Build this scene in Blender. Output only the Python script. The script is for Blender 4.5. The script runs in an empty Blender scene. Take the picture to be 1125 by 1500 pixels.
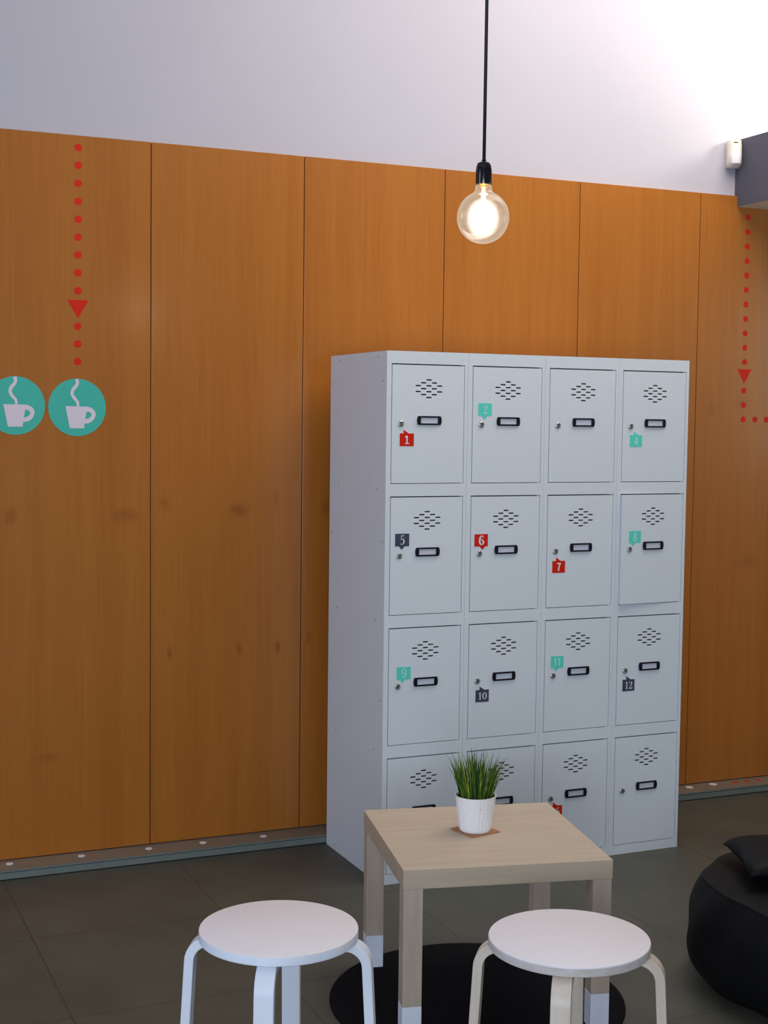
import bpy, bmesh, math, random
from mathutils import Vector, Matrix
PI = math.pi
S = bpy.context.scene
C = S.collection
random.seed(7)

# ------------------------------------------------------------------ camera
cam = bpy.data.cameras.new('camera'); cam_o = bpy.data.objects.new('camera', cam); C.objects.link(cam_o)
R = ((0.9165, 0.3999, 0.0148), (-0.3999, 0.9143, 0.0640), (0.0120, -0.0646, 0.9978))   # columns: right, forward, up
m = Matrix(((R[0][0], R[0][2], -R[0][1]), (R[1][0], R[1][2], -R[1][1]), (R[2][0], R[2][2], -R[2][1])))
cam_o.matrix_world = Matrix.Translation((-1.8701, -4.2671, 1.5676)) @ m.to_4x4()
cam.sensor_fit = 'VERTICAL'; cam.sensor_height = 36; cam.lens = 2058.5 * 36 / 1500
cam.clip_start = 0.05
S.camera = cam_o

# ------------------------------------------------------------------ light and exposure
w = bpy.data.worlds.new('world'); S.world = w; w.use_nodes = True
w.node_tree.nodes['Background'].inputs[0].default_value = (0.50, 0.57, 0.80, 1)
w.node_tree.nodes['Background'].inputs[1].default_value = 0.22
S.view_settings.view_transform = 'Standard'; S.view_settings.look = 'None'
S.view_settings.exposure = 0.0; S.view_settings.gamma = 1.0; S.view_settings.use_curve_mapping = False

def area(name, loc, target, sx, sy, power, col):
    l = bpy.data.lights.new(name, 'AREA'); l.shape = 'RECTANGLE'; l.size = sx; l.size_y = sy
    l.energy = power; l.color = col
    o = bpy.data.objects.new(name, l); C.objects.link(o); o.location = loc
    d = Vector(target) - Vector(loc); o.rotation_euler = d.to_track_quat('-Z', 'Y').to_euler()
    return o
# daylight from a tall window behind the camera, and the room's ceiling light
area('window_light', (-3.3, -6.3, 1.5), (0.2, -0.9, 0.8), 2.6, 1.9, 150, (0.76, 0.86, 1.0))
area('left_fill_light', (-5.8, -1.6, 1.9), (0, 0, 1.1), 1.6, 2.2, 44, (0.66, 0.74, 1.0))  # fill lamp added to brighten the left flank of the lockers
area('right_fill_light', (4.6, -1.7, 1.9), (1.9, 0.1, 0.9), 1.2, 1.2, 15, (1.0, 0.96, 0.78))  # fill lamp added to lift the floor and bulkhead underside at right
area('ceiling_light', (1.2, -0.7, 3.85), (0.6, 0.4, 2.0), 2.6, 1.2, 58, (1.0, 0.90, 0.82))

# ------------------------------------------------------------------ materials
def hexc(r, g, b):
    f = lambda c: ((c/255)/12.92 if c/255 <= .04045 else (((c/255)+.055)/1.055)**2.4)
    return (f(r), f(g), f(b), 1)
def mat(name, col, rough=.5, metal=0, spec=.5, noise=0, nscale=30, bump=0, bscale=200, coat=0):
    M = bpy.data.materials.new(name); M.use_nodes = True; nt = M.node_tree
    b = nt.nodes['Principled BSDF']
    b.inputs['Base Color'].default_value = col; b.inputs['Roughness'].default_value = rough
    b.inputs['Metallic'].default_value = metal; b.inputs['Specular IOR Level'].default_value = spec
    if coat: b.inputs['Coat Weight'].default_value = coat
    tc = nt.nodes.new('ShaderNodeTexCoord')
    if noise:
        n = nt.nodes.new('ShaderNodeTexNoise'); n.inputs['Scale'].default_value = nscale; n.inputs['Detail'].default_value = 5
        nt.links.new(tc.outputs['Object'], n.inputs['Vector'])
        r = nt.nodes.new('ShaderNodeValToRGB')
        r.color_ramp.elements[0].position = .3; r.color_ramp.elements[1].position = .7
        r.color_ramp.elements[0].color = tuple(c*(1-noise) for c in col[:3])+(1,)
        r.color_ramp.elements[1].color = tuple(min(1, c*(1+noise)) for c in col[:3])+(1,)
        nt.links.new(n.outputs['Fac'], r.inputs['Fac']); nt.links.new(r.outputs['Color'], b.inputs['Base Color'])
    if bump:
        n2 = nt.nodes.new('ShaderNodeTexNoise'); n2.inputs['Scale'].default_value = bscale; n2.inputs['Detail'].default_value = 4
        nt.links.new(tc.outputs['Object'], n2.inputs['Vector'])
        bp = nt.nodes.new('ShaderNodeBump'); bp.inputs['Strength'].default_value = bump; bp.inputs['Distance'].default_value = .002
        nt.links.new(n2.outputs['Fac'], bp.inputs['Height']); nt.links.new(bp.outputs['Normal'], b.inputs['Normal'])
    return M

def wood(name, c1, c2, stretch, rough, big=.25, rnd=True, coat=0, knots=None, spec=.5):
    """Fine streaked veneer; stretch = scale per axis (small = along the grain)."""
    M = bpy.data.materials.new(name); M.use_nodes = True; nt = M.node_tree; N = nt.nodes; L = nt.links
    b = N['Principled BSDF']; b.inputs['Roughness'].default_value = rough; b.inputs['Specular IOR Level'].default_value = spec
    if coat: b.inputs['Coat Weight'].default_value = coat; b.inputs['Coat Roughness'].default_value = .21
    tc = N.new('ShaderNodeTexCoord'); vec = tc.outputs['Object']
    if rnd:
        oi = N.new('ShaderNodeObjectInfo'); ad = N.new('ShaderNodeVectorMath'); ad.operation = 'ADD'
        mu = N.new('ShaderNodeMath'); mu.operation = 'MULTIPLY'; mu.inputs[1].default_value = 13
        L.new(oi.outputs['Random'], mu.inputs[0]); L.new(vec, ad.inputs[0]); L.new(mu.outputs[0], ad.inputs[1]); vec = ad.outputs[0]
    mp = N.new('ShaderNodeMapping'); mp.inputs['Scale'].default_value = stretch; L.new(vec, mp.inputs['Vector'])
    n = N.new('ShaderNodeTexNoise'); n.inputs['Scale'].default_value = 1; n.inputs['Detail'].default_value = 7; n.inputs['Roughness'].default_value = .62
    L.new(mp.outputs[0], n.inputs['Vector'])
    mp2 = N.new('ShaderNodeMapping'); mp2.inputs['Scale'].default_value = tuple(s*.12 for s in stretch); L.new(vec, mp2.inputs['Vector'])
    n2 = N.new('ShaderNodeTexNoise'); n2.inputs['Scale'].default_value = 1; n2.inputs['Detail'].default_value = 3; n2.inputs['Distortion'].default_value = .6
    L.new(mp2.outputs[0], n2.inputs['Vector'])
    mx = N.new('ShaderNodeMix'); mx.data_type = 'FLOAT'; mx.inputs[0].default_value = big
    L.new(n.outputs['Fac'], mx.inputs[2]); L.new(n2.outputs['Fac'], mx.inputs[3])
    r = N.new('ShaderNodeValToRGB'); r.color_ramp.elements[0].position = .33; r.color_ramp.elements[1].position = .67
    r.color_ramp.elements[0].color = c1; r.color_ramp.elements[1].color = c2
    L.new(mx.outputs[0], r.inputs['Fac']); out = r.outputs['Color']
    if knots:
        # small dark figure marks of the veneer, at their places on the sheet (object coordinates)
        sep = N.new('ShaderNodeSeparateXYZ'); L.new(tc.outputs['Object'], sep.inputs[0])
        nz = N.new('ShaderNodeTexNoise'); nz.inputs['Scale'].default_value = 14; L.new(tc.outputs['Object'], nz.inputs['Vector'])
        acc = None
        for kx, kz, rx, rz, st in knots:
            a = N.new('ShaderNodeMath'); a.operation = 'SUBTRACT'; L.new(sep.outputs['X'], a.inputs[0]); a.inputs[1].default_value = kx
            a2 = N.new('ShaderNodeMath'); a2.operation = 'DIVIDE'; L.new(a.outputs[0], a2.inputs[0]); a2.inputs[1].default_value = rx
            c = N.new('ShaderNodeMath'); c.operation = 'SUBTRACT'; L.new(sep.outputs['Z'], c.inputs[0]); c.inputs[1].default_value = kz
            c2_ = N.new('ShaderNodeMath'); c2_.operation = 'DIVIDE'; L.new(c.outputs[0], c2_.inputs[0]); c2_.inputs[1].default_value = rz
            cb = N.new('ShaderNodeCombineXYZ'); L.new(a2.outputs[0], cb.inputs[0]); L.new(c2_.outputs[0], cb.inputs[1])
            ln = N.new('ShaderNodeVectorMath'); ln.operation = 'LENGTH'; L.new(cb.outputs[0], ln.inputs[0])
            ad2 = N.new('ShaderNodeMath'); ad2.operation = 'MULTIPLY_ADD'; L.new(nz.outputs['Fac'], ad2.inputs[0]); ad2.inputs[1].default_value = 1.6; L.new(ln.outputs['Value'], ad2.inputs[2])
            mr = N.new('ShaderNodeMapRange'); mr.interpolation_type = 'SMOOTHSTEP'; L.new(ad2.outputs[0], mr.inputs['Value'])
            mr.inputs['From Min'].default_value = .8; mr.inputs['From Max'].default_value = 2.0; mr.inputs['To Min'].default_value = st*.62; mr.inputs['To Max'].default_value = 0
            if acc is None: acc = mr.outputs[0]
            else:
                q = N.new('ShaderNodeMath'); q.operation = 'MAXIMUM'; L.new(acc, q.inputs[0]); L.new(mr.outputs[0], q.inputs[1]); acc = q.outputs[0]
        mm = N.new('ShaderNodeMix'); mm.data_type = 'RGBA'; L.new(acc, mm.inputs[0]); L.new(out, mm.inputs[6]); mm.inputs[7].default_value = (c1[0]*.45, c1[1]*.3, c1[2]*.25, 1)
        out = mm.outputs[2]
    L.new(out, b.inputs['Base Color'])
    return M

VEN1, VEN2 = hexc(164, 97, 32), hexc(178, 111, 42)
M_wall = mat('wall_paint', hexc(190, 188, 197), .9, noise=.012, nscale=3, bump=.15, bscale=90)
M_ceil = mat('ceiling_paint', hexc(225, 224, 224), .9, noise=.01)
M_lock = mat('locker_paint', hexc(222, 230, 234), .42, spec=.4, noise=.012, nscale=60, bump=.06, bscale=500)
M_black = mat('black_plastic', hexc(22, 21, 28), .3, noise=.1)
M_card = mat('label_card', hexc(208, 216, 226), .5, noise=.02)
M_steel = mat('lock_steel', hexc(176, 176, 170), .34, metal=.85, noise=.05)
M_dark = mat('dark_slot', hexc(14, 13, 16), .8, noise=.05)
M_red = mat('red_vinyl', hexc(214, 34, 12), .5, spec=.25, noise=.02)
M_teal = mat('teal_vinyl', hexc(64, 186, 166), .45, noise=.02)
M_slate = mat('slate_vinyl', hexc(62, 72, 92), .45, noise=.02)
M_num = mat('white_vinyl', hexc(238, 232, 236), .45, noise=.01)
M_numt = mat('pale_vinyl', hexc(196, 240, 234), .45, noise=.01)
M_cup = mat('pale_grey_vinyl', hexc(226, 214, 222), .5, noise=.01)
M_tealb = mat('bright_teal_vinyl', hexc(92, 222, 200), .45, noise=.02)
M_kerb = mat('kerb_metal', hexc(112, 122, 116), .45, noise=.05, nscale=20)
M_kerbtop = mat('kerb_top_stone', hexc(128, 118, 104), .38, noise=.06, nscale=40)
M_white = mat('white_lacquer', hexc(238, 236, 240), .38, noise=.01)
M_seatlam = mat('white_laminate', hexc(244, 240, 242), .5, noise=.012, nscale=80)
M_wpaint = mat('white_dip_paint', hexc(236, 242, 252), .45, noise=.015)
M_rug = mat('black_rug', hexc(22, 21, 24), .95, spec=.1, noise=.25, nscale=120, bump=.6, bscale=300)
M_bean = mat('black_leatherette', hexc(15, 16, 19), .6, spec=.15, noise=.15, nscale=8, bump=.25, bscale=60)
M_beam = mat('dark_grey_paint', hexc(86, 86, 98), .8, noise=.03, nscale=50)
M_under = mat('lit_soffit', hexc(236, 240, 222), .8, noise=.02)  # bulkhead underside, the light it catches put into the colour
M_ivory = mat('ivory_plastic', hexc(226, 216, 202), .4, noise=.01)
M_lens = mat('sensor_lens', hexc(236, 234, 240), .25, noise=.01)
M_pot = mat('white_ceramic', hexc(250, 250, 252), .35, noise=.01)
M_soil = mat('dark_inner_pot', hexc(18, 20, 34), .7, noise=.2)
M_cork = mat('cork', hexc(178, 124, 88), .85, noise=.12, nscale=150, bump=.4, bscale=400)
M_bake = mat('black_bakelite', hexc(14, 11, 14), .12, spec=.7, noise=.05)
M_cord = mat('black_cord', hexc(34, 30, 44), .6, noise=.1)
M_brass = mat('brass_collar', hexc(220, 170, 60), .3, metal=1, noise=.05)
M_birch = wood('birch_veneer', hexc(190, 170, 144), hexc(206, 188, 162), (3.5, 38, 38), .42, .4, rnd=False)
M_birchv = wood('birch_leg', hexc(184, 165, 146), hexc(206, 188, 168), (45, 45, 4), .45, .45)
M_birchl = wood('birch_laminate', hexc(212, 196, 178), hexc(230, 217, 200), (45, 45, 4), .42, .35)
M_edge = wood('plywood_edge', hexc(196, 184, 174), hexc(222, 216, 214), (30, 30, 90), .5, .35, rnd=False)

# floor: dark stone tiles, 0.6 m, thin joints
M_floor = bpy.data.materials.new('stone_tile'); M_floor.use_nodes = True
nt = M_floor.node_tree; N = nt.nodes; L = nt.links; b = N['Principled BSDF']
tc = N.new('ShaderNodeTexCoord'); sep = N.new('ShaderNodeSeparateXYZ'); L.new(tc.outputs['Object'], sep.inputs[0])
def joint(sock, off):
    a = N.new('ShaderNodeMath'); a.operation = 'ADD'; L.new(sock, a.inputs[0]); a.inputs[1].default_value = off + 12
    mo = N.new('ShaderNodeMath'); mo.operation = 'PINGPONG'; L.new(a.outputs[0], mo.inputs[0]); mo.inputs[1].default_value = .3
    lt = N.new('ShaderNodeMath'); lt.operation = 'LESS_THAN'; L.new(mo.outputs[0], lt.inputs[0]); lt.inputs[1].default_value = .0022
    return lt.outputs[0]
jx = joint(sep.outputs['X'], .568); jy = joint(sep.outputs['Y'], .665)
mxx = N.new('ShaderNodeMath'); mxx.operation = 'MAXIMUM'; L.new(jx, mxx.inputs[0]); L.new(jy, mxx.inputs[1])
n1 = N.new('ShaderNodeTexNoise'); n1.inputs['Scale'].default_value = 2.2; n1.inputs['Detail'].default_value = 9; n1.inputs['Roughness'].default_value = .65
L.new(tc.outputs['Object'], n1.inputs['Vector'])
rp = N.new('ShaderNodeValToRGB'); rp.color_ramp.elements[0].position = .3; rp.color_ramp.elements[1].position = .72
rp.color_ramp.elements[0].color = hexc(70, 69, 60); rp.color_ramp.elements[1].color = hexc(88, 88, 75)
L.new(n1.outputs['Fac'], rp.inputs['Fac'])
mj = N.new('ShaderNodeMix'); mj.data_type = 'RGBA'; L.new(mxx.outputs[0], mj.inputs[0]); L.new(rp.outputs['Color'], mj.inputs[6]); mj.inputs[7].default_value = hexc(62, 60, 53)
L.new(mj.outputs[2], b.inputs['Base Color']); b.inputs['Roughness'].default_value = .55
bp = N.new('ShaderNodeBump'); bp.inputs['Strength'].default_value = .15; bp.inputs['Distance'].default_value = .002
n3 = N.new('ShaderNodeTexNoise'); n3.inputs['Scale'].default_value = 120; L.new(tc.outputs['Object'], n3.inputs['Vector'])
L.new(n3.outputs['Fac'], bp.inputs['Height']); L.new(bp.outputs['Normal'], b.inputs['Normal'])

# ------------------------------------------------------------------ mesh helpers
def new(): return bmesh.new()
def link(name, bm, mats, parent=None, loc=None, rot=None, smooth=False, bevel=0, seg=2, angle=40):
    bmesh.ops.recalc_face_normals(bm, faces=bm.faces[:])
    me = bpy.data.meshes.new(name); bm.to_mesh(me); bm.free()
    for mm in (mats if isinstance(mats, (list, tuple)) else [mats]): me.materials.append(mm)
    o = bpy.data.objects.new(name, me); C.objects.link(o)
    if parent is not None: o.parent = parent
    if loc: o.location = loc
    if rot: o.rotation_euler = rot
    if smooth:
        for p in me.polygons: p.use_smooth = True
        if smooth != 'all': me.set_sharp_from_angle(angle=math.radians(smooth if smooth is not True else 40))
    if bevel:
        mo = o.modifiers.new('bevel', 'BEVEL'); mo.width = bevel; mo.segments = seg; mo.limit_method = 'ANGLE'; mo.angle_limit = math.radians(angle)
    return o
def box(bm, x0, x1, y0, y1, z0, z1, mi=0):
    v = [bm.verts.new(p) for p in ((x0,y0,z0),(x1,y0,z0),(x1,y1,z0),(x0,y1,z0),(x0,y0,z1),(x1,y0,z1),(x1,y1,z1),(x0,y1,z1))]
    for q in ((0,3,2,1),(4,5,6,7),(0,1,5,4),(1,2,6,5),(2,3,7,6),(3,0,4,7)):
        bm.faces.new([v[i] for i in q]).material_index = mi
def lathe(bm, prof, n=48, c=(0,0), mi=0, f=None):
    rings = []
    for r, z in prof:
        if r < 1e-6: rings.append([bm.verts.new((c[0], c[1], z))])
        else:
            rings.append([bm.verts.new((c[0] + (r if not f else f(r, z, 2*PI*i/n))*math.cos(2*PI*i/n), c[1] + (r if not f else f(r, z, 2*PI*i/n))*math.sin(2*PI*i/n), z)) for i in range(n)])
    for a, b_ in zip(rings, rings[1:]):
        for i in range(n):
            j = (i+1) % n
            if len(a) == 1 and len(b_) == 1: continue
            if len(a) == 1: fc = bm.faces.new((a[0], b_[i], b_[j]))
            elif len(b_) == 1: fc = bm.faces.new((a[i], a[j], b_[0]))
            else: fc = bm.faces.new((a[i], a[j], b_[j], b_[i]))
            fc.material_index = mi
def prism(bm, pts, y0, y1, mi=0):
    """outline in x,z extruded along y"""
    a = [bm.verts.new((x, y0, z)) for x, z in pts]; c = [bm.verts.new((x, y1, z)) for x, z in pts]
    bm.faces.new(a).material_index = mi; bm.faces.new(c[::-1]).material_index = mi
    for i in range(len(pts)):
        j = (i+1) % len(pts); bm.faces.new((a[i], c[i], c[j], a[j])).material_index = mi
def plate(bm, outer, holes, y, depth, reveal):
    """front sheet in x,z at y with holes; outer edge turned back by depth, hole edges by reveal"""
    loops = []
    for pts in [outer] + holes:
        vs = [bm.verts.new((x, y, z)) for x, z in pts]
        loops.append([bm.edges.new((vs[i], vs[(i+1) % len(vs)])) for i in range(len(vs))])
    alle = [e for l in loops for e in l]
    bmesh.ops.triangle_fill(bm, use_beauty=True, use_dissolve=False, edges=alle, normal=(0, -1, 0))
    for l, d in zip(loops, [depth] + [reveal]*len(holes)):
        if d <= 0: continue
        r = bmesh.ops.extrude_edge_only(bm, edges=l)
        for v in [g for g in r['geom'] if isinstance(g, bmesh.types.BMVert)]: v.co.y += d
def rect(x0, x1, z0, z1): return [(x0, z0), (x1, z0), (x1, z1), (x0, z1)]
def cr(pts, n=6):
    out = []
    P = [pts[0]] + list(pts) + [pts[-1]]
    for i in range(1, len(P)-2):
        for k in range(n):
            t = k/n
            out.append(tuple(.5*((2*P[i][d]) + (-P[i-1][d]+P[i+1][d])*t + (2*P[i-1][d]-5*P[i][d]+4*P[i+1][d]-P[i+2][d])*t*t + (-P[i-1][d]+3*P[i][d]-3*P[i+1][d]+P[i+2][d])*t**3) for d in range(len(pts[0]))))
    out.append(tuple(pts[-1])); return out
def ribbon(bm, pts, y, smooth=True, sx=1, sz=1, ox=0, oz=0, th=0):
    """flat stroke of varying width in the x,z plane; pts = (x, z, width)"""
    P = cr(pts) if smooth and len(pts) > 2 else list(pts)
    L_ = []; R_ = []
    for i, (x, z, wd) in enumerate(P):
        a = P[max(i-1, 0)]; c = P[min(i+1, len(P)-1)]
        dx, dz = c[0]-a[0], c[1]-a[1]; l = math.hypot(dx, dz) or 1
        nx, nz = -dz/l*wd/2, dx/l*wd/2
        L_.append(bm.verts.new((ox+(x+nx)*sx, y, oz+(z+nz)*sz))); R_.append(bm.verts.new((ox+(x-nx)*sx, y, oz+(z-nz)*sz)))
    for i in range(len(P)-1): bm.faces.new((L_[i], R_[i], R_[i+1], L_[i+1]))
def tube(bm, pts, r, n=10):
    rings = []
    for i, p in enumerate(pts):
        p = Vector(p); a = Vector(pts[max(i-1, 0)]); c = Vector(pts[min(i+1, len(pts)-1)])
        t = (c-a).normalized(); u = t.orthogonal().normalized() if not rings else (u0 - t*u0.dot(t)).normalized(); u0 = u; v = t.cross(u)
        rings.append([bm.verts.new(p + (u*math.cos(2*PI*k/n) + v*math.sin(2*PI*k/n))*r) for k in range(n)])
    for a, c in zip(rings, rings[1:]):
        for i in range(n): bm.faces.new((a[i], a[(i+1) % n], c[(i+1) % n], c[i]))
    bm.faces.new(rings[0]); bm.faces.new(rings[-1][::-1])
def tag(o, label, cat, group=None, kind=None):
    o['label'] = label; o['category'] = cat
    if group: o['group'] = group
    if kind: o['kind'] = kind
    return o
def struct(o): o['kind'] = 'structure'; return o
def empty(name, loc, rz=0):
    o = bpy.data.objects.new(name, None); C.objects.link(o); o.location = loc; o.rotation_euler = (0, 0, rz); o.empty_display_size = .1
    return o

# ------------------------------------------------------------------ the setting
WY = .6244          # face of the veneer panels
bm = new(); box(bm, -4.5, 5.5, -8, 1.0, -.1, 0); struct(link('floor', bm, M_floor))
bm = new(); box(bm, -4.5, 5.5, WY+.02, WY+.2, 0, 4.2113); struct(link('wall_back', bm, M_wall))
bm = new(); box(bm, -4.5, 5.5, -8, WY+.2, 4.2113, 4.31); struct(link('ceiling', bm, M_ceil))
ZT = 2.529
seams = [-2.35, -1.778, -1.206, -.635, -.0643, .5073, 1.1066, 1.6882, 2.27, 2.85, 3.43]
zk = 1.29
for i, (a, c) in enumerate(zip(seams, seams[1:])):
    wd = c - a
    if abs(a + 1.206) < .01: kn = [(.085, zk-.10, .03, .035, .6), (.48, zk-.1, .05, .035, .55), (.2, .35, .05, .02, .4)]
    elif abs(a + .635) < .01: kn = [(.05, zk-.06, .03, .04, .6), (.33, zk-.09, .045, .03, .75), (.47, zk-.05, .015, .04, .65), (.07, .69, .012, .03, .8), (.33, .69, .012, .03, .7), (.48, .69, .012, .03, .9)]
    elif a > 1.6: kn = [(.25, 1.62, .045, .03, .55), (.08, 1.6, .03, .04, .5), (.3, .95, .06, .05, .35)]
    elif abs(a + .0643) < .01: kn = [(.03, .72, .015, .03, .6), (.1, 1.2, .03, .04, .5)]
    else: kn = [(wd*.3, 1.2, .04, .03, .5), (wd*.7, .7, .02, .03, .6)]
    Mv = wood('orange_veneer_%d' % (i+1), VEN1, VEN2, (120, 120, 3.2), .33, .45, rnd=True, knots=kn, spec=.28, coat=.4)
    bm = new(); box(bm, .0016, wd-.0016, 0, .018, 0, ZT-.037)
    o = struct(link('trim_%d' % (i+1), bm, Mv, bevel=.0012)); o.location = (a, WY, .037)
# dark backing strip behind the panel joints
bm = new(); box(bm, -2.35, 3.43, WY+.0175, WY+.0199, .03, ZT-.003); struct(link('trim_%d' % len(seams), bm, M_dark))
# low ledge that runs along the foot of the wall
KY = .512; KZ = .034
bm = new()
prof = [(KY+.006, 0), (KY+.006, .004), (KY+.001, .004), (KY+.001, KZ-.009), (KY+.004, KZ-.008), (KY+.004, KZ-.006), (KY, KZ-.006), (KY, KZ), (WY+.02, KZ), (WY+.02, 0)]
a = [bm.verts.new((-4.5, y, z)) for y, z in prof]; c = [bm.verts.new((5.5, y, z)) for y, z in prof]
bm.faces.new(a); bm.faces.new(c[::-1])
for i in range(len(prof)):
    j = (i+1) % len(prof); f = bm.faces.new((a[i], c[i], c[j], a[j])); f.material_index = 1 if i == 7 else (2 if i in (0, 1, 4) else 0)  # shade in the foot recess painted dark; groove under the lip dark too
struct(link('baseboard_back', bm, [M_kerb, M_kerbtop, M_dark]))

# dark grey bulkhead, right
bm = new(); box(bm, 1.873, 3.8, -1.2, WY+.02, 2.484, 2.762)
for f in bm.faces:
    if f.calc_center_median().z < 2.49: f.material_index = 1  # underside coloured pale to stand for the light on it
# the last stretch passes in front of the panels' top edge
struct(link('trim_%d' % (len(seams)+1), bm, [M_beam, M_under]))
# its underside is notched over the panels: the panel tops stop below it

# floodlight on the wall above the bulkhead, just right of the photo's frame
FX, FY, FZ = 2.66, .10, 3.12
fl = empty('floodlight', (FX, WY+.02, FZ))
tag(fl, 'floodlight on a bracket above the dark grey bulkhead, aimed at the white wall', 'light fixture')
bm = new(); box(bm, -.03, .03, -.06+(FY-WY-.02), 0, .17, .20); box(bm, -.03, .03, -.06+(FY-WY-.02), -.04+(FY-WY-.02), .0, .171)
link('bracket', bm, M_beam, fl, bevel=.003)
bm = new(); box(bm, -.26, .26, -.09+(FY-WY-.02), -.012+(FY-WY-.02), -.15, .15); link('housing', bm, M_beam, fl, bevel=.006)
al = area('floodlight_lamp', (FX, FY, FZ), (FX, FY+1, FZ), .48, .28, 30, (1.0, .93, .80))

# ------------------------------------------------------------------ locker block
LW, LD, LH = 1.2028, .5065, 1.8
CW = LW/4
cab = empty('locker_cabinet', (0, 0, 0))
tag(cab, 'tall white metal cabinet of sixteen small lockers standing against the orange panels', 'locker')
PITCH, DH, DT = .4417, .4001, .041
DL, DR = .0176, .012
for cix in range(4):
    bm = new()
    x0, x1 = .0004, CW-.0004
    holes = [rect(DL, CW-DR, LH-DT-r*PITCH-DH, LH-DT-r*PITCH) for r in range(4)]
    plate(bm, rect(x0, x1, 0, LH), holes, 0, LD, .02)
    box_back = [bm.verts.new(p) for p in ((x0, LD, 0), (x1, LD, 0), (x1, LD, LH), (x0, LD, LH))]; bm.faces.new(box_back)
    # inner shelves between the compartments
    for r in range(1, 4):
        z = LH-DT-r*PITCH+.02
        vs = [bm.verts.new(p) for p in ((x0+.002, .02, z), (x1-.002, .02, z), (x1-.002, LD-.002, z), (x0+.002, LD-.002, z))]; bm.faces.new(vs)
    link('locker_column', bm, M_lock, cab, loc=(cix*CW, 0, 0))

DW = CW-DL-DR
g = .0018
def stad(cx, cz, wd, h):
    k = h/2
    return [(cx-wd/2, cz-k*.5), (cx-wd/2+k*.5, cz-k), (cx+wd/2-k*.5, cz-k), (cx+wd/2, cz-k*.5), (cx+wd/2, cz+k*.5), (cx+wd/2-k*.5, cz+k), (cx-wd/2+k*.5, cz+k), (cx-wd/2, cz+k*.5)]
slots = []
VC = -DW/2 + .002
for r, offs in enumerate(((0,), (-1, 1), (-2, 0, 2), (-1, 1), (-2, 0, 2), (-1, 1), (0,))):
    for k in offs: slots.append(stad(VC + k*.0199, -.0525-r*.0098, .0190, .0047))
# door mesh: origin at its top right front corner (hinge side)
bm = new(); plate(bm, rect(-DW+g+.0014, -g-.0003, -DH+g+.0006, -g-.0022), slots, 0, .016, .0008)
door_me = link('door', bm, M_lock); dm = door_me.data; bpy.data.objects.remove(door_me)
# label holder: frame with bulging ends and a window
bm = new()
hx, hz = VC+.0016, -.1882
out = []
for s in (1, -1):
    for k in range(9):
        a = (-.5+k/8)*PI*.62*1.0
        out.append((hx + s*(.0362 + .0088*math.cos(a)/1.0), hz + s*(.0150*math.sin(a)/math.sin(.31*PI))))
plate(bm, out, [rect(hx-.0318, hx+.0318, hz-.0094, hz+.0094)], -.0048, .005, .0035)
lh = link('label_holder', bm, M_black, bevel=.0012); lh_me = lh.data; bpy.data.objects.remove(lh)
bm = new(); box(bm, hx-.0318, hx+.0318, -.0016, -.0004, hz-.0094, hz+.0094); cd = link('name_card', bm, M_card); cd_me = cd.data; bpy.data.objects.remove(cd)
# cam lock: ring, core and key slot
lkx, lkz = .0541-DL-DW, -.2408+DT
bm = new()
lathe(bm, [(.0, .0016), (.0048, .0016), (.0052, .0036), (.0078, .0044), (.0100, .0030), (.0106, 0)], 28)
lathe(bm, [(0, .0046), (.0036, .0046), (.0040, .0016)], 20)
bmesh.ops.rotate(bm, cent=(0, 0, 0), matrix=Matrix.Rotation(PI/2, 3, 'X'), verts=bm.verts[:])
bmesh.ops.translate(bm, vec=(lkx, 0, lkz), verts=bm.verts[:])
n0 = len(bm.faces); box(bm, lkx-.0006, lkx+.0006, -.0049, -.0045, lkz-.0026, lkz+.0026, 1)
lk = link('lock', bm, [M_steel, M_dark], smooth=35); lk_me = lk.data; bpy.data.objects.remove(lk)
bm = new(); box(bm, -.0105, -.0065, .0012, .008, -.0030, .0004)
hg = link('hinge_pin', bm, M_num); hg_me = hg.data; bpy.data.objects.remove(hg)

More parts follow.
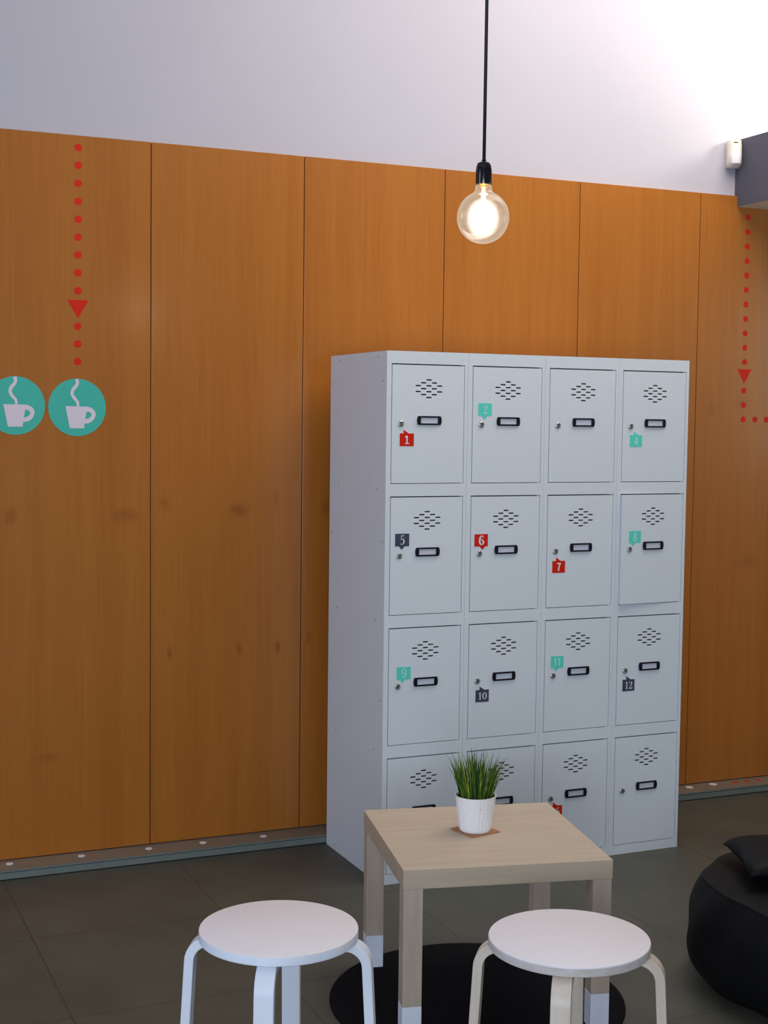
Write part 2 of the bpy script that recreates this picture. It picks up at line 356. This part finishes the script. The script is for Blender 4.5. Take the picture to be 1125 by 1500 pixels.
# numerals as strokes (unit height), x, z, width
G = {
 '1s': [([(.30, 1.0, .17), (.30, .0, .17)], 0), ([(.06, .80, .13), (.30, .95, .15)], 0), ([(.02, .055, .11), (.60, .055, .11)], 0)],
 '1v': [([(.30, 1.0, .14), (.30, 0, .14)], 0), ([(.10, .86, .06), (.30, .97, .08)], 0), ([(.12, .025, .05), (.48, .025, .05)], 0)],
 '1n': [([(.30, 1.0, .17), (.30, 0, .17)], 0), ([(.10, .84, .12), (.30, .95, .12)], 0)],
 '2': [([(.07, .72, .10), (.10, .90, .06), (.28, .98, .05), (.47, .86, .15), (.47, .66, .17), (.30, .40, .08), (.08, .08, .05)], 1), ([(.05, .07, .13), (.56, .07, .13)], 0), ([(.55, .02, .04), (.58, .28, .03)], 0)],
 '4': [([(.40, 1, .09), (.04, .34, .07)], 0), ([(.0, .30, .10), (.62, .30, .10)], 0), ([(.42, 1, .17), (.42, 0, .17)], 0)],
 '5': [([(.14, .95, .09), (.52, .97, .08)], 0), ([(.15, .97, .06), (.12, .55, .05)], 0), ([(.12, .54, .05), (.30, .62, .07), (.50, .48, .15), (.50, .22, .15), (.30, .03, .06), (.10, .06, .07), (.07, .14, .08)], 1)],
 '6': [([(.52, .80, .13), (.46, .97, .08), (.30, .99, .07), (.14, .78, .19), (.10, .42, .22), (.17, .12, .18), (.34, .03, .08), (.52, .16, .19), (.54, .34, .20), (.44, .55, .10), (.30, .57, .08), (.14, .42, .12)], 1)],
 '7': [([(.02, .92, .16), (.60, .92, .16)], 0), ([(.53, .92, .16), (.34, .55, .18), (.24, .0, .19)], 1)],
 '8': [([(.30, .54, .12), (.12, .68, .13), (.12, .86, .13), (.30, .97, .11), (.48, .86, .13), (.48, .68, .13), (.30, .54, .12), (.09, .38, .14), (.09, .14, .14), (.30, .03, .11), (.51, .14, .14), (.51, .38, .14), (.30, .54, .12)], 1)],
 '9': [([(.50, .60, .12), (.34, .42, .10), (.12, .50, .12), (.06, .72, .12), (.16, .93, .12), (.34, .98, .10), (.52, .86, .12), (.54, .55, .13), (.48, .20, .13), (.32, .03, .11), (.10, .07, .12)], 1)],
 '0': [([(.30, .98, .06), (.10, .78, .13), (.06, .50, .16), (.10, .22, .13), (.30, .02, .06), (.50, .22, .13), (.54, .50, .16), (.50, .78, .13), (.30, .98, .06)], 1)],
}
def numeral(keys, cx, cz, h, asp, y):
    bm = new(); adv = .66; tot = adv*len(keys)-.06
    for i, k in enumerate(keys):
        for j, (pts, sm) in enumerate(G[k]):
            ribbon(bm, pts, y-.00003*j, bool(sm), h*asp, h, cx+(i*adv-tot/2)*h*asp, cz-h/2)
    return bm
# number: (material, rel x from column, rel z from row top, above?, digits, height, aspect, tail x, tilt)
ST = {1: ('red', .0755, -.2940, 0, ['1s'], .028, 1.0, -.3), 2: ('teal', .0667, -.1891, 1, ['2'], .030, .9, 0),
      4: ('teal', .0774, -.2932, 0, ['4'], .029, .82, -.1), 5: ('slate', .0634, -.1872, 1, ['5'], .031, .85, 0),
      6: ('red', .0601, -.1951, 1, ['6'], .031, 1.0, .25), 7: ('red', .0683, -.2960, 0, ['7'], .028, .95, -.2),
      8: ('teal', .0770, -.1960, 1, ['8'], .029, .92, -.25), 9: ('teal', .0752, -.1960, 1, ['9'], .030, .95, -.1),
      10: ('slate', .0738, -.2935, 0, ['1v', '0'], .024, 1.1, -.15), 11: ('teal', .0701, -.1922, 1, ['1n', '1n'], .028, .85, -.1),
      12: ('slate', .0700, -.2950, 0, ['1v', '2'], .026, .95, -.1), 15: ('red', .0763, -.2890, 0, ['1n', '5'], .026, .9, -.3)}
col = {'red': (M_red, M_num), 'teal': (M_tealb, M_numt), 'slate': (M_slate, M_num)}
word = {'red': 'red', 'teal': 'turquoise', 'slate': 'dark slate'}
for r in range(4):
    for c in range(4):
        n = r*4+c+1
        d = bpy.data.objects.new('door', dm); C.objects.link(d); d.parent = cab
        d.location = ((c+1)*CW-DR, .0005, LH-DT-r*PITCH)
        if n == 8: d.rotation_euler = (0, 0, math.radians(2.3)); d['label'] = 'door standing slightly ajar'
        for nm, me in (('label_holder', lh_me), ('name_card', cd_me), ('lock', lk_me), ('hinge_pin', hg_me)):
            o = bpy.data.objects.new(nm, me); C.objects.link(o); o.parent = d
        o = bpy.data.objects.new('hinge_pin', hg_me); C.objects.link(o); o.parent = d; o.location = (0, 0, -DH+.0024)
        if n in ST:
            mt, rx, rz, up, dg, h, asp, tx = ST[n]
            x = rx-CW+DR; z = rz+DT; hw, hh = .0258, .0212
            bm = new()
            if up: pts = [(x-hw, z-hh), (x-hw*.45+tx*hw, z-hh), (x+tx*hw-.001, z-hh-.012), (x+hw*.35+tx*hw, z-hh), (x+hw, z-hh), (x+hw, z+hh), (x-hw, z+hh)]
            else: pts = [(x-hw, z-hh), (x+hw, z-hh), (x+hw, z+hh), (x+.010+tx*.01, z+hh), (x-.009+tx*.01, z+hh+.0125), (x-.009+tx*.01, z+hh), (x-hw, z+hh)]
            prism(bm, pts, -.0009, -.0003)
            link('number_sticker', bm, col[mt][0], d)['label'] = '%s speech-bubble number sticker' % word[mt]
            link('numeral', numeral(dg, x+.0005, z, h, asp, -.0012), col[mt][1], d)
# tiny rivets on the left flank
for y, z in ((.419,1.78),(.073,1.781),(.026,1.701),(.487,1.699),(.421,1.336),(.073,1.337),(.023,1.164),(.486,1.163),(.424,.893),(.073,.894),(.488,.624),(.024,.627),(.423,.45),(.073,.452),(.422,.022)):
    bm = new(); lathe(bm, [(0, .0012), (.0016, .001), (.0024, 0)], 10)
    bmesh.ops.rotate(bm, cent=(0, 0, 0), matrix=Matrix.Rotation(-PI/2, 3, 'Y'), verts=bm.verts[:])
    link('rivet', bm, M_dark, cab, loc=(0.0002, y, z))

# ------------------------------------------------------------------ stickers on the panels
ordn = ['first', 'second', 'third', 'fourth', 'fifth', 'sixth', 'seventh', 'eighth', 'ninth', 'tenth', 'eleventh', 'twelfth', 'thirteenth', 'fourteenth']
def disc_me(r, th, up):
    bm = new(); lathe(bm, [(0, th), (r, th), (r, 0)], 32)
    if not up: bmesh.ops.rotate(bm, cent=(0, 0, 0), matrix=Matrix.Rotation(PI/2, 3, 'X'), verts=bm.verts[:])
    return bm
t_ = link('red_dot', disc_me(.0128, .0006, False), M_red); dot_me = t_.data; bpy.data.objects.remove(t_)
bm = new(); prism(bm, [(-.037, .031), (0, -.031), (.037, .031)], -.0006, 0)
t_ = link('red_arrow', bm, M_red); tri_me = t_.data; bpy.data.objects.remove(t_)
def sticker(nm, me, x, z, label, cat, group, y=WY-.0001):
    o = bpy.data.objects.new(nm, me); C.objects.link(o); o.location = (x, y, z); tag(o, label, cat, group); return o
k = 0
for i in range(13):
    z = 2.4887-.0608*i
    if i == 9: sticker('red_arrow', tri_me, -.891, 1.9395, 'red triangle pointing down in the dotted line above the cup discs', 'arrow sticker', None)
    else:
        if i < 9: lb = '%s red dot from the top of the dotted line at left, over the cup discs' % ordn[i]
        else: lb = '%s red dot below the left-hand triangle, above the cup disc' % ordn[i-10]
        sticker('red_dot', dot_me, -.8885-.0003*i, z, lb, 'dot sticker', 'red dots of the left dotted line')
for i in range(17):
    if i < 15: x, z = 1.9305+.0003*i, 2.444-.0608*i
    else: x, z = 1.936+(i-14)*.0605, 1.593
    if i == 11: sticker('red_arrow', tri_me, 1.934, 1.775, 'red triangle pointing down in the dotted line right of the lockers', 'arrow sticker', None)
    else:
        if i < 11: lb = '%s red dot from the top of the dotted line right of the lockers' % ordn[i]
        elif i < 14: lb = '%s red dot below the right-hand triangle' % ordn[i-12]
        elif i == 14: lb = 'red dot where the right-hand dotted line turns the corner'
        elif i == 15: lb = 'red dot next right of the corner of the right-hand dotted line'
        else: lb = 'red dot at the far right end of the level row, right of the lockers'
        sticker('red_dot', dot_me, x, z, lb, 'dot sticker', 'red dots of the right dotted line')
# two round coffee stickers
def coffee(x, z, label):
    e = link('coffee_sticker', disc_me(.0995, .0006, False), M_teal, loc=(x, WY-.0001, z)); tag(e, label, 'round sticker', 'turquoise coffee cup discs')
    s = .0995/280.0
    P = lambda u, v: ((u-747)*s, (440-v)*s)
    bm = new(); prism(bm, [P(633, 428), P(675, 642), P(812, 642), P(822, 560), P(838, 480), P(846, 431)], -.0012, -.0007)
    ribbon(bm, [(*P(828, 456), 52*s), (*P(862, 458), 46*s), (*P(896, 480), 44*s), (*P(905, 510), 40*s), (*P(890, 545), 40*s), (*P(858, 568), 44*s), (*P(815, 575), 44*s)], -.00115)
    link('cup_emblem', bm, M_cup, e)
    bm = new()
    ribbon(bm, [(*P(738, 166), 34*s), (*P(749, 195), 31*s), (*P(738, 230), 31*s), (*P(708, 266), 31*s), (*P(697, 305), 31*s), (*P(715, 345), 30*s), (*P(748, 385), 27*s), (*P(755, 430), 25*s)], -.0011)
    link('steam_emblem', bm, M_cup, e)
coffee(-.894, 1.6015, 'round turquoise disc with white steaming cup, under the red dotted line')
coffee(-1.1030, 1.605, 'round turquoise disc with white steaming cup, cut by the left edge of the photo')
# dots on the ledge
wl = ['leftmost white round disc on the ledge at the foot of the wall', 'second white disc from the left on the wall ledge', 'third white disc from the left on the wall ledge, below a panel joint', 'fourth white disc from the left on the wall ledge', 'white disc on the wall ledge nearest the left side of the lockers',
      'white disc on the ledge touching the right edge of the lockers', 'white disc on the ledge right of the lockers, beside the red dots']
for (x, y, r), lb in zip(((-1.137, .583, .0125), (-.891, .58, .0125), (-.652, .578, .0125), (-.4526, .576, .0125), (-.2236, .572, .0125), (1.679, .585, .016), (1.8045, .590, .0165)), wl):
    o = link('white_disc', disc_me(r, .0015, True), M_num, loc=(x, y, KZ)); tag(o, lb, 'disc', 'white discs on the wall ledge')
for x, lb in ((1.915, 'left red dot of three on the ledge right of the lockers'), (1.976, 'middle red dot of three on the ledge right of the lockers'), (2.037, 'right red dot of three on the ledge right of the lockers')):
    o = link('red_dot', disc_me(.0122, .0006, True), M_red, loc=(x, .583, KZ)); tag(o, lb, 'dot sticker', 'red dots on the wall ledge')

# ------------------------------------------------------------------ motion sensor
sn = empty('motion_sensor', (1.848, WY+.006, 2.642), math.radians(-24))
tag(sn, 'small ivory motion sensor high on the white wall beside the dark grey bulkhead', 'motion sensor')
bm = new()
secs = [(0, .024, .030), (.006, .029, .046), (.018, .031, .055), (.05, .031, .058), (.053, .031, .056), (.095, .031, .050), (.110, .030, .044), (.113, .025, .036)]
rings = []
for z, hw, dp in secs:
    ring = [(-hw, 0), (-hw, -dp*.45), (-hw*.82, -dp*.85), (-hw*.45, -dp), (hw*.45, -dp), (hw*.82, -dp*.85), (hw, -dp*.45), (hw, 0)]
    rings.append([bm.verts.new((x, y, z)) for x, y in ring])
for a, c in zip(rings, rings[1:]):
    for i in range(8): bm.faces.new((a[i], a[(i+1) % 8], c[(i+1) % 8], c[i]))
bm.faces.new(rings[0]); bm.faces.new(rings[-1][::-1])
link('casing', bm, M_ivory, sn, smooth=50)
bm = new()
rings = []
for z, k in ((.010, .9), (.014, 1), (.046, 1), (.050, .9)):
    rings.append([bm.verts.new((.020*math.sin(t)*k, -.053-.009*math.cos(t)*k, z)) for t in [(-1+q/5)*1.25 for q in range(11)]])
for a, c in zip(rings, rings[1:]):
    for i in range(10): bm.faces.new((a[i], a[i+1], c[i+1], c[i]))
bm.faces.new(rings[0]); bm.faces.new(rings[-1][::-1])
link('lens_window', bm, M_lens, sn, smooth='all')
bm = new(); box(bm, -.009, .009, -.0510, -.040, .0975, .1008); link('indicator_slot', bm, M_dark, sn)

# ------------------------------------------------------------------ pendant bulb
BX, BY, BZ = -.3043, -1.2544, 2.0539
pd = empty('pendant_lamp', (-.2359, -1.1228, 4.2113)); pd.scale = (1.0437,)*3; tag(pd, 'bare round globe bulb hanging on a long black cord', 'pendant lamp')
def dz(z): return z-4.1
bm = new(); tube(bm, [(0, 0, 0), (0, 0, -.6), (.0008, 0, dz(2.6)), (0, 0, dz(BZ+.128))], .0042, 12); link('cord', bm, M_cord, pd, smooth='all')
bm = new(); lathe(bm, [(0, -.035), (.02, -.034), (.045, -.012), (.05, 0), (0, 0)], 32); link('ceiling_rose', bm, M_bake, pd, smooth=40)
bm = new(); z0 = BZ+.0775
lathe(bm, [(.0165, z0-4.1), (.0188, z0-4.1), (.0192, z0+.003-4.1), (.0192, z0+.034-4.1), (.0180, z0+.0345-4.1), (.0180, z0+.036-4.1), (.0186, z0+.0365-4.1), (.0180, z0+.043-4.1), (.0150, z0+.050-4.1), (.0085, z0+.0535-4.1), (.0060, z0+.0545-4.1), (.0055, z0+.058-4.1), (0, z0+.058-4.1)], 40)
link('bulb_holder', bm, M_bake, pd, smooth=35)
bm = new(); lathe(bm, [(.0130, z0+.008-4.1), (.0135, z0-.001-4.1), (.0120, z0-.006-4.1), (0, z0-.006-4.1)], 32); link('screw_cap', bm, M_brass, pd, smooth=35)
# glass globe, its hazy glow put in as weak emission
MG = bpy.data.materials.new('bulb_glass'); MG.use_nodes = True; nt = MG.node_tree; nt.nodes.clear()
o_ = nt.nodes.new('ShaderNodeOutputMaterial'); tr = nt.nodes.new('ShaderNodeBsdfTransparent'); gl = nt.nodes.new('ShaderNodeBsdfGlossy'); gl.inputs['Roughness'].default_value = .08
em = nt.nodes.new('ShaderNodeEmission'); em.inputs[0].default_value = (1, .84, .62, 1); em.inputs[1].default_value = .9
lw = nt.nodes.new('ShaderNodeLayerWeight'); lw.inputs[0].default_value = .35
m1 = nt.nodes.new('ShaderNodeMixShader'); m2 = nt.nodes.new('ShaderNodeMixShader'); 
mr = nt.nodes.new('ShaderNodeMapRange'); mr.inputs['To Min'].default_value = .17; mr.inputs['To Max'].default_value = .45
nt.links.new(lw.outputs['Facing'], mr.inputs['Value']); nt.links.new(mr.outputs[0], m1.inputs[0])
tr.inputs[0].default_value = (.97, .97, .97, 1)
nt.links.new(tr.outputs[0], m1.inputs[1]); nt.links.new(em.outputs[0], m1.inputs[2])
mr2 = nt.nodes.new('ShaderNodeMapRange'); mr2.inputs['To Min'].default_value = .03; mr2.inputs['To Max'].default_value = .22; nt.links.new(lw.outputs['Fresnel'], mr2.inputs['Value'])
nt.links.new(mr2.outputs[0], m2.inputs[0]); nt.links.new(m1.outputs[0], m2.inputs[1]); nt.links.new(gl.outputs[0], m2.inputs[2]); nt.links.new(m2.outputs[0], o_.inputs[0])
bm = new(); rg = .0622
prof = []
for k in range(0, 25):
    t = -PI/2 + (k/24)*(PI/2+math.radians(63)); prof.append((rg*math.cos(t) if k else 0, BZ-4.1+rg*math.sin(t)))
prof += [(.0232, BZ-4.1+.0590), (.0205, BZ-4.1+.0635), (.0196, BZ-4.1+.070), (.0180, BZ-4.1+.0755), (.0135, BZ-4.1+.0775)]
lathe(bm, prof, 56); gob = link('glass_globe', bm, MG, pd, smooth='all')
# glowing core: soft emissive shell put in for the bloom around the filaments
def glow(name, strength, alpha, rx, rz, colr):
    M = bpy.data.materials.new(name); M.use_nodes = True; nt = M.node_tree; nt.nodes.clear()
    o_ = nt.nodes.new('ShaderNodeOutputMaterial'); tr = nt.nodes.new('ShaderNodeBsdfTransparent'); em = nt.nodes.new('ShaderNodeEmission')
    em.inputs[0].default_value = colr; em.inputs[1].default_value = strength
    lw = nt.nodes.new('ShaderNodeLayerWeight'); lw.inputs[0].default_value = .5
    mr = nt.nodes.new('ShaderNodeMapRange'); mr.inputs['From Min'].default_value = .0; mr.inputs['From Max'].default_value = 1.0; mr.inputs['To Min'].default_value = alpha; mr.inputs['To Max'].default_value = 0
    nt.links.new(lw.outputs['Facing'], mr.inputs['Value']); mx = nt.nodes.new('ShaderNodeMixShader'); pw = nt.nodes.new('ShaderNodeMath'); pw.operation = 'POWER'; pw.inputs[1].default_value = 2.6; nt.links.new(mr.outputs[0], pw.inputs[0]); nt.links.new(pw.outputs[0], mx.inputs[0])
    nt.links.new(tr.outputs[0], mx.inputs[1]); nt.links.new(em.outputs[0], mx.inputs[2]); nt.links.new(mx.outputs[0], o_.inputs[0])
    bm = new(); cz = BZ-4.1-.002
    lathe(bm, [(rx*math.cos(-PI/2+PI*k/16) if 0 < k < 16 else 0, cz+rz*math.sin(-PI/2+PI*k/16)) for k in range(17)], 32)
    return link(name, bm, M, pd, smooth='all')
glow('filament_glow', 2.6, .98, .042, .050, (1, .90, .76, 1))
bm = new()
lathe(bm, [(.0045, BZ-4.1+.075), (.0055, BZ-4.1+.045), (.0045, BZ-4.1+.030), (0, BZ-4.1+.028)], 16); link('glass_stem', bm, M_num, pd, smooth='all')
ME = bpy.data.materials.new('filament_light'); ME.use_nodes = True; nt = ME.node_tree; nt.nodes.clear()
o_ = nt.nodes.new('ShaderNodeOutputMaterial'); em = nt.nodes.new('ShaderNodeEmission'); em.inputs[0].default_value = (1, .82, .55, 1); em.inputs[1].default_value = 60; nt.links.new(em.outputs[0], o_.inputs[0])
for k in range(6):
    a = 2*PI*k/6; bm = new()
    tube(bm, [(.007*math.cos(a), .007*math.sin(a), BZ-4.1+.030), (.019*math.cos(a), .019*math.sin(a), BZ-4.1-.030)], .0013, 8); link('filament', bm, ME, pd)
pl = bpy.data.lights.new('bulb_light', 'POINT'); pl.energy = 9; pl.color = (1, .80, .55); pl.shadow_soft_size = .03
po = bpy.data.objects.new('bulb_light', pl); C.objects.link(po); po.parent = pd; po.location = (0, 0, BZ-4.1)

# ------------------------------------------------------------------ rug
bm = new(); prof = [(0, .006)]
nr = 22
for k in range(1, nr+1):
    r = .392*k/nr; prof += [(r-.012, .0060), (r-.006, .0068), (r, .0050)]
prof += [(.396, .0066), (.4002, .0048), (.4002, 0)]
lathe(bm, prof, 96)
rug = link('round_rug', bm, M_rug, loc=(-.1294, -.955, 0), smooth='all'); tag(rug, 'round black braided rug lying on the floor under the side table', 'rug')
RZ = .007

# ------------------------------------------------------------------ side table
tb = empty('side_table', (-.4397, -1.1442, RZ), -.2166); tag(tb, 'square birch side table with white-dipped legs standing on the black rug', 'table')
TT = .4515-RZ; T = .55
bm = new(); box(bm, 0, T, 0, T, TT-.05, TT)
link('tabletop', bm, M_birch, tb, bevel=.0012)
for ix in (0, 1):
    for iy in (0, 1):
        x0 = .0015 if ix == 0 else T-.0515; y0 = .0015 if iy == 0 else T-.0515
        bm = new(); zd = .0925
        box(bm, x0, x0+.05, y0, y0+.05, zd, TT-.0502, 0); box(bm, x0, x0+.05, y0, y0+.05, 0, zd, 1)
        link('leg', bm, [M_birchv, M_wpaint], tb, bevel=.0015)

# ------------------------------------------------------------------ stools
def stool(x, y, rz, label, seat_top, seat_side, leg_m, tip_m, tipz, line):
    e = empty('stool', (x, y, 0), rz); tag(e, label, 'stool', None)
    H = .4525
    bm = new(); r = .1755
    lathe(bm, [(0, H-.0225), (r-.003, H-.0225), (r, H-.0205)], 96, mi=1)
    lathe(bm, [(r, H-.0205), (r, H-.0035)], 96, mi=1)
    lathe(bm, [(r, H-.0035), (r-.0008, H-.0010), (r-.0030, H), (0, H)], 96, mi=0)
    bmesh.ops.remove_doubles(bm, verts=bm.verts[:], dist=1e-5)
    link('seat', bm, [seat_top, seat_side], e, smooth=35)
    # leg profile in the radial plane
    zc = H-.0225-.0105
    path = [(.07, zc), (.12, zc), (.150, zc)]
    rad = .047; sp = math.radians(3.2); a1 = PI/2-sp
    for k in range(1, 13):
        a = a1*k/12; path.append((.150+rad*math.sin(a), zc-rad*(1-math.cos(a))))
    ex, ez = path[-1]; zs = [tipz] if tipz else []
    for zz in [.30, .2, .12] + zs + [0]: path.append((ex+(ez-zz)*math.tan(sp), zz))
    th = .0105; wd = .021
    for q in range(4):
        bm = new(); prev = None
        for i, (rr, zz) in enumerate(path):
            a = path[max(i-1, 0)]; c = path[min(i+1, len(path)-1)]
            tx, tz = c[0]-a[0], c[1]-a[1]; l = math.hypot(tx, tz); nx, nz = -tz/l, tx/l
            if i == len(path)-1: nx, nz = 1, 0
            # small groove on the cut edges between the laminations
            lv = (-1, -.08, .08, 1) if line else (-1, 1)
            secn = []
            for s in lv:
                secn.append((s*th, -wd + (.0009 if line and abs(s) < .5 else 0)))
            for s in lv[::-1]:
                secn.append((s*th, wd - (.0009 if line and abs(s) < .5 else 0)))
            ring = [bm.verts.new((rr+nx*u, v, zz+nz*u)) for u, v in secn]
            if prev:
                for j in range(len(ring)):
                    k2 = (j+1) % len(ring)
                    f = bm.faces.new((prev[j], ring[j], ring[k2], prev[k2]))
                    if tipz and zz <= tipz-1e-5: f.material_index = 1
            else: bm.faces.new(ring)
            prev = ring
        bm.faces.new(prev[::-1])
        link('leg', bm, [leg_m, tip_m], e, rot=(0, 0, q*PI/2), smooth=35, bevel=.0014, angle=50)
    return e
s1 = stool(-.8575, -1.4007, math.radians(242.1), 'round white-lacquered stool left of the side table', M_seatlam, M_wpaint, M_wpaint, M_birchv, .045, 0)
s2 = stool(-.2909, -1.6899, math.radians(238.5-4), 'round stool with white seat and natural bent birch legs, right front of the table', M_seatlam, M_edge, M_birchl, M_birchl, 0, 1)

# ------------------------------------------------------------------ coaster and potted plant
TZ = RZ+TT
bm = new(); box(bm, -.0485, .0485, -.0485, .0485, 0, .0035)
co = link('coaster', bm, M_cork, loc=(-.1165, -.906, TZ), rot=(0, 0, math.radians(11)), bevel=.001); tag(co, 'square brown cork coaster under the potted grass plant', 'coaster')
pt = empty('potted_plant', (-.1187, -.9095, TZ+.0037)); tag(pt, 'artificial green grass in a ribbed white pot on the side table', 'potted plant')
PH = .0985
random.seed(3)
grooves = [random.uniform(0, 2*PI) for _ in range(34)]
def flute(r, z, a):
    if z < .003 or z > PH-.004 or r < .04: return r
    d = min(abs((a-g_+PI+.03*math.sin(z*25+g_*9)) % (2*PI)-PI) for g_ in grooves)
    return r-.0012*math.exp(-(d/.022)**2)
bm = new()
zz_ = [PH*k/16 for k in range(17)]
prof = [(0, 0), (.0405, 0), (.0426, .0018)]+[(.0429+(.0560-.0429)*(z/PH)**.9, z) for z in zz_[1:-1]]+[(.0563, PH-.003), (.0563, PH), (.0540, PH), (.0535, PH-.004), (.0520, PH-.03), (0, PH-.03)]
lathe(bm, prof, 220, f=flute); link('pot', bm, M_pot, pt, smooth=50)
bm = new(); lathe(bm, [(.0515, PH-.03), (.0525, PH-.006), (.0505, PH-.006), (.048, PH-.012), (0, PH-.008)], 48); link('inner_pot', bm, M_soil, pt, smooth=40)
def grass_mat(n, c1, c2):
    M = bpy.data.materials.new(n); M.use_nodes = True; nt = M.node_tree; b = nt.nodes['Principled BSDF']
    tc = nt.nodes.new('ShaderNodeTexCoord'); nn = nt.nodes.new('ShaderNodeTexNoise'); nn.inputs['Scale'].default_value = 45; nt.links.new(tc.outputs['Object'], nn.inputs['Vector'])
    r = nt.nodes.new('ShaderNodeValToRGB'); r.color_ramp.elements[0].position = .35; r.color_ramp.elements[1].position = .65; r.color_ramp.elements[0].color = c1; r.color_ramp.elements[1].color = c2
    nt.links.new(nn.outputs['Fac'], r.inputs['Fac']); nt.links.new(r.outputs['Color'], b.inputs['Base Color']); b.inputs['Roughness'].default_value = .4
    return M
gm = [grass_mat('grass_dark', hexc(34, 70, 26), hexc(62, 104, 30)), grass_mat('grass_mid', hexc(60, 104, 28), hexc(112, 142, 40)), grass_mat('grass_yellow', hexc(122, 148, 36), hexc(176, 184, 66))]
bm = new()
def blade(x, y, az, lean, ln, wd, curl, mi):
    n = 8; d = Vector((math.cos(az), math.sin(az), 0)); side = Vector((-math.sin(az+curl), math.cos(az+curl), 0)); p = Vector((x, y, PH-.014)); prev = None; a = lean*.35
    for k in range(n+1):
        t = k/n; wk = wd*(.75+.5*t)*(1-t**2.2)+.0001
        cen = p + d*(-.0008*math.sin(PI*t))
        ring = [bm.verts.new(p-side*wk/2), bm.verts.new(cen-d*wk*.18), bm.verts.new(p+side*wk/2)]
        if prev:
            for j in (0, 1): bm.faces.new((prev[j], prev[j+1], ring[j+1], ring[j])).material_index = mi
        prev = ring
        a = lean*(.35+.65*t); p = p + (d*math.sin(a)+Vector((0, 0, 1))*math.cos(a))*ln/n
for i in range(160):
    r = .044*math.sqrt(random.random()); az0 = random.uniform(0, 2*PI); az = az0+random.gauss(0, .5)
    lean = (r/.044)*.50*random.uniform(.45, 1.3)+random.uniform(0, .14)
    ln = random.uniform(.080, .152)*(1-.12*(r/.044))
    blade(r*math.cos(az0), r*math.sin(az0), az, lean, ln, random.uniform(.0038, .0068), random.uniform(-1.2, 1.2), random.choices((0, 1, 2), (.5, .36, .14))[0])
# stray blades seen leaning out of the tuft, left and right
rgt = math.radians(-26)
for da, lean, ln in ((0, .95, .12), (.25, .85, .125), (-.3, .7, .125), (.6, .75, .11)): blade(.036*math.cos(rgt), .036*math.sin(rgt), rgt+da, lean, ln, .0026, .9, 1)
for da, lean, ln in ((0, .55, .135), (.4, .5, .12), (-.4, .45, .125)): blade(.036*math.cos(rgt+PI), .036*math.sin(rgt+PI), rgt+PI+da, lean, ln, .0042, .9, 1)
link('grass', bm, gm, pt, smooth='all')

# ------------------------------------------------------------------ bean bag and its cushion
def bumpy(a, z): return .010*math.sin(3*a+1.2)+.006*math.sin(7*a+8*z)+.004*math.sin(13*a-20*z)
bm = new()
bp_ = [(0, .0), (.33, .0), (.36, .004), (.400, .022), (.428, .06), (.440, .11), (.438, .155), (.430, .21), (.412, .257), (.396, .286), (.394, .291), (.384, .294), (.34, .298), (.22, .302), (.10, .303), (0, .303)]
lathe(bm, [(0, 0)]+[q[:2] for q in cr([(r, z) for r, z in bp_[1:-1]], 4)]+[(0, .303)], 96, f=lambda r, z, a: r+(bumpy(a, z) if r > .2 else 0))
bb = link('bean_bag', bm, M_bean, loc=(.87, -1.28, 0), smooth='all'); tag(bb, 'large black leatherette bean bag on the floor, cut by the right edge', 'bean bag')
# cushion: pillow with pinched corners
bm = new(); n = 28; W_, H_, Tk = .295, .160, .052
grid = {}
for s in (1, -1):
    for i in range(n+1):
        for j in range(n+1):
            u = -1+2*i/n; v = -1+2*j/n
            if s == -1 and (i in (0, n) or j in (0, n)): grid[s, i, j] = grid[1, i, j]; continue
            pin = 1-.10*(1-u*u)*abs(v)**3; pin2 = 1-.10*(1-v*v)*abs(u)**3
            z = s*Tk*((1-u**2)*(1-v**2))**.36 + .003*math.sin(9*u+3*v)
            if s == 1: z *= .62
            cn = 1-.07*(u*v)**4
            grid[s, i, j] = bm.verts.new((u*W_*pin2*cn, v*H_*pin*cn, z-.022*abs(u*v)**3))
for s in (1, -1):
    for i in range(n):
        for j in range(n):
            bm.faces.new([grid[s, i, j], grid[s, i+1, j], grid[s, i+1, j+1], grid[s, i, j+1]])
cu = link('cushion', bm, M_bean, loc=(.866, -1.203, .362), rot=(0, 0, math.radians(-22.7)), smooth='all'); tag(cu, 'black pillow with a pinched corner lying on top of the bean bag', 'cushion')
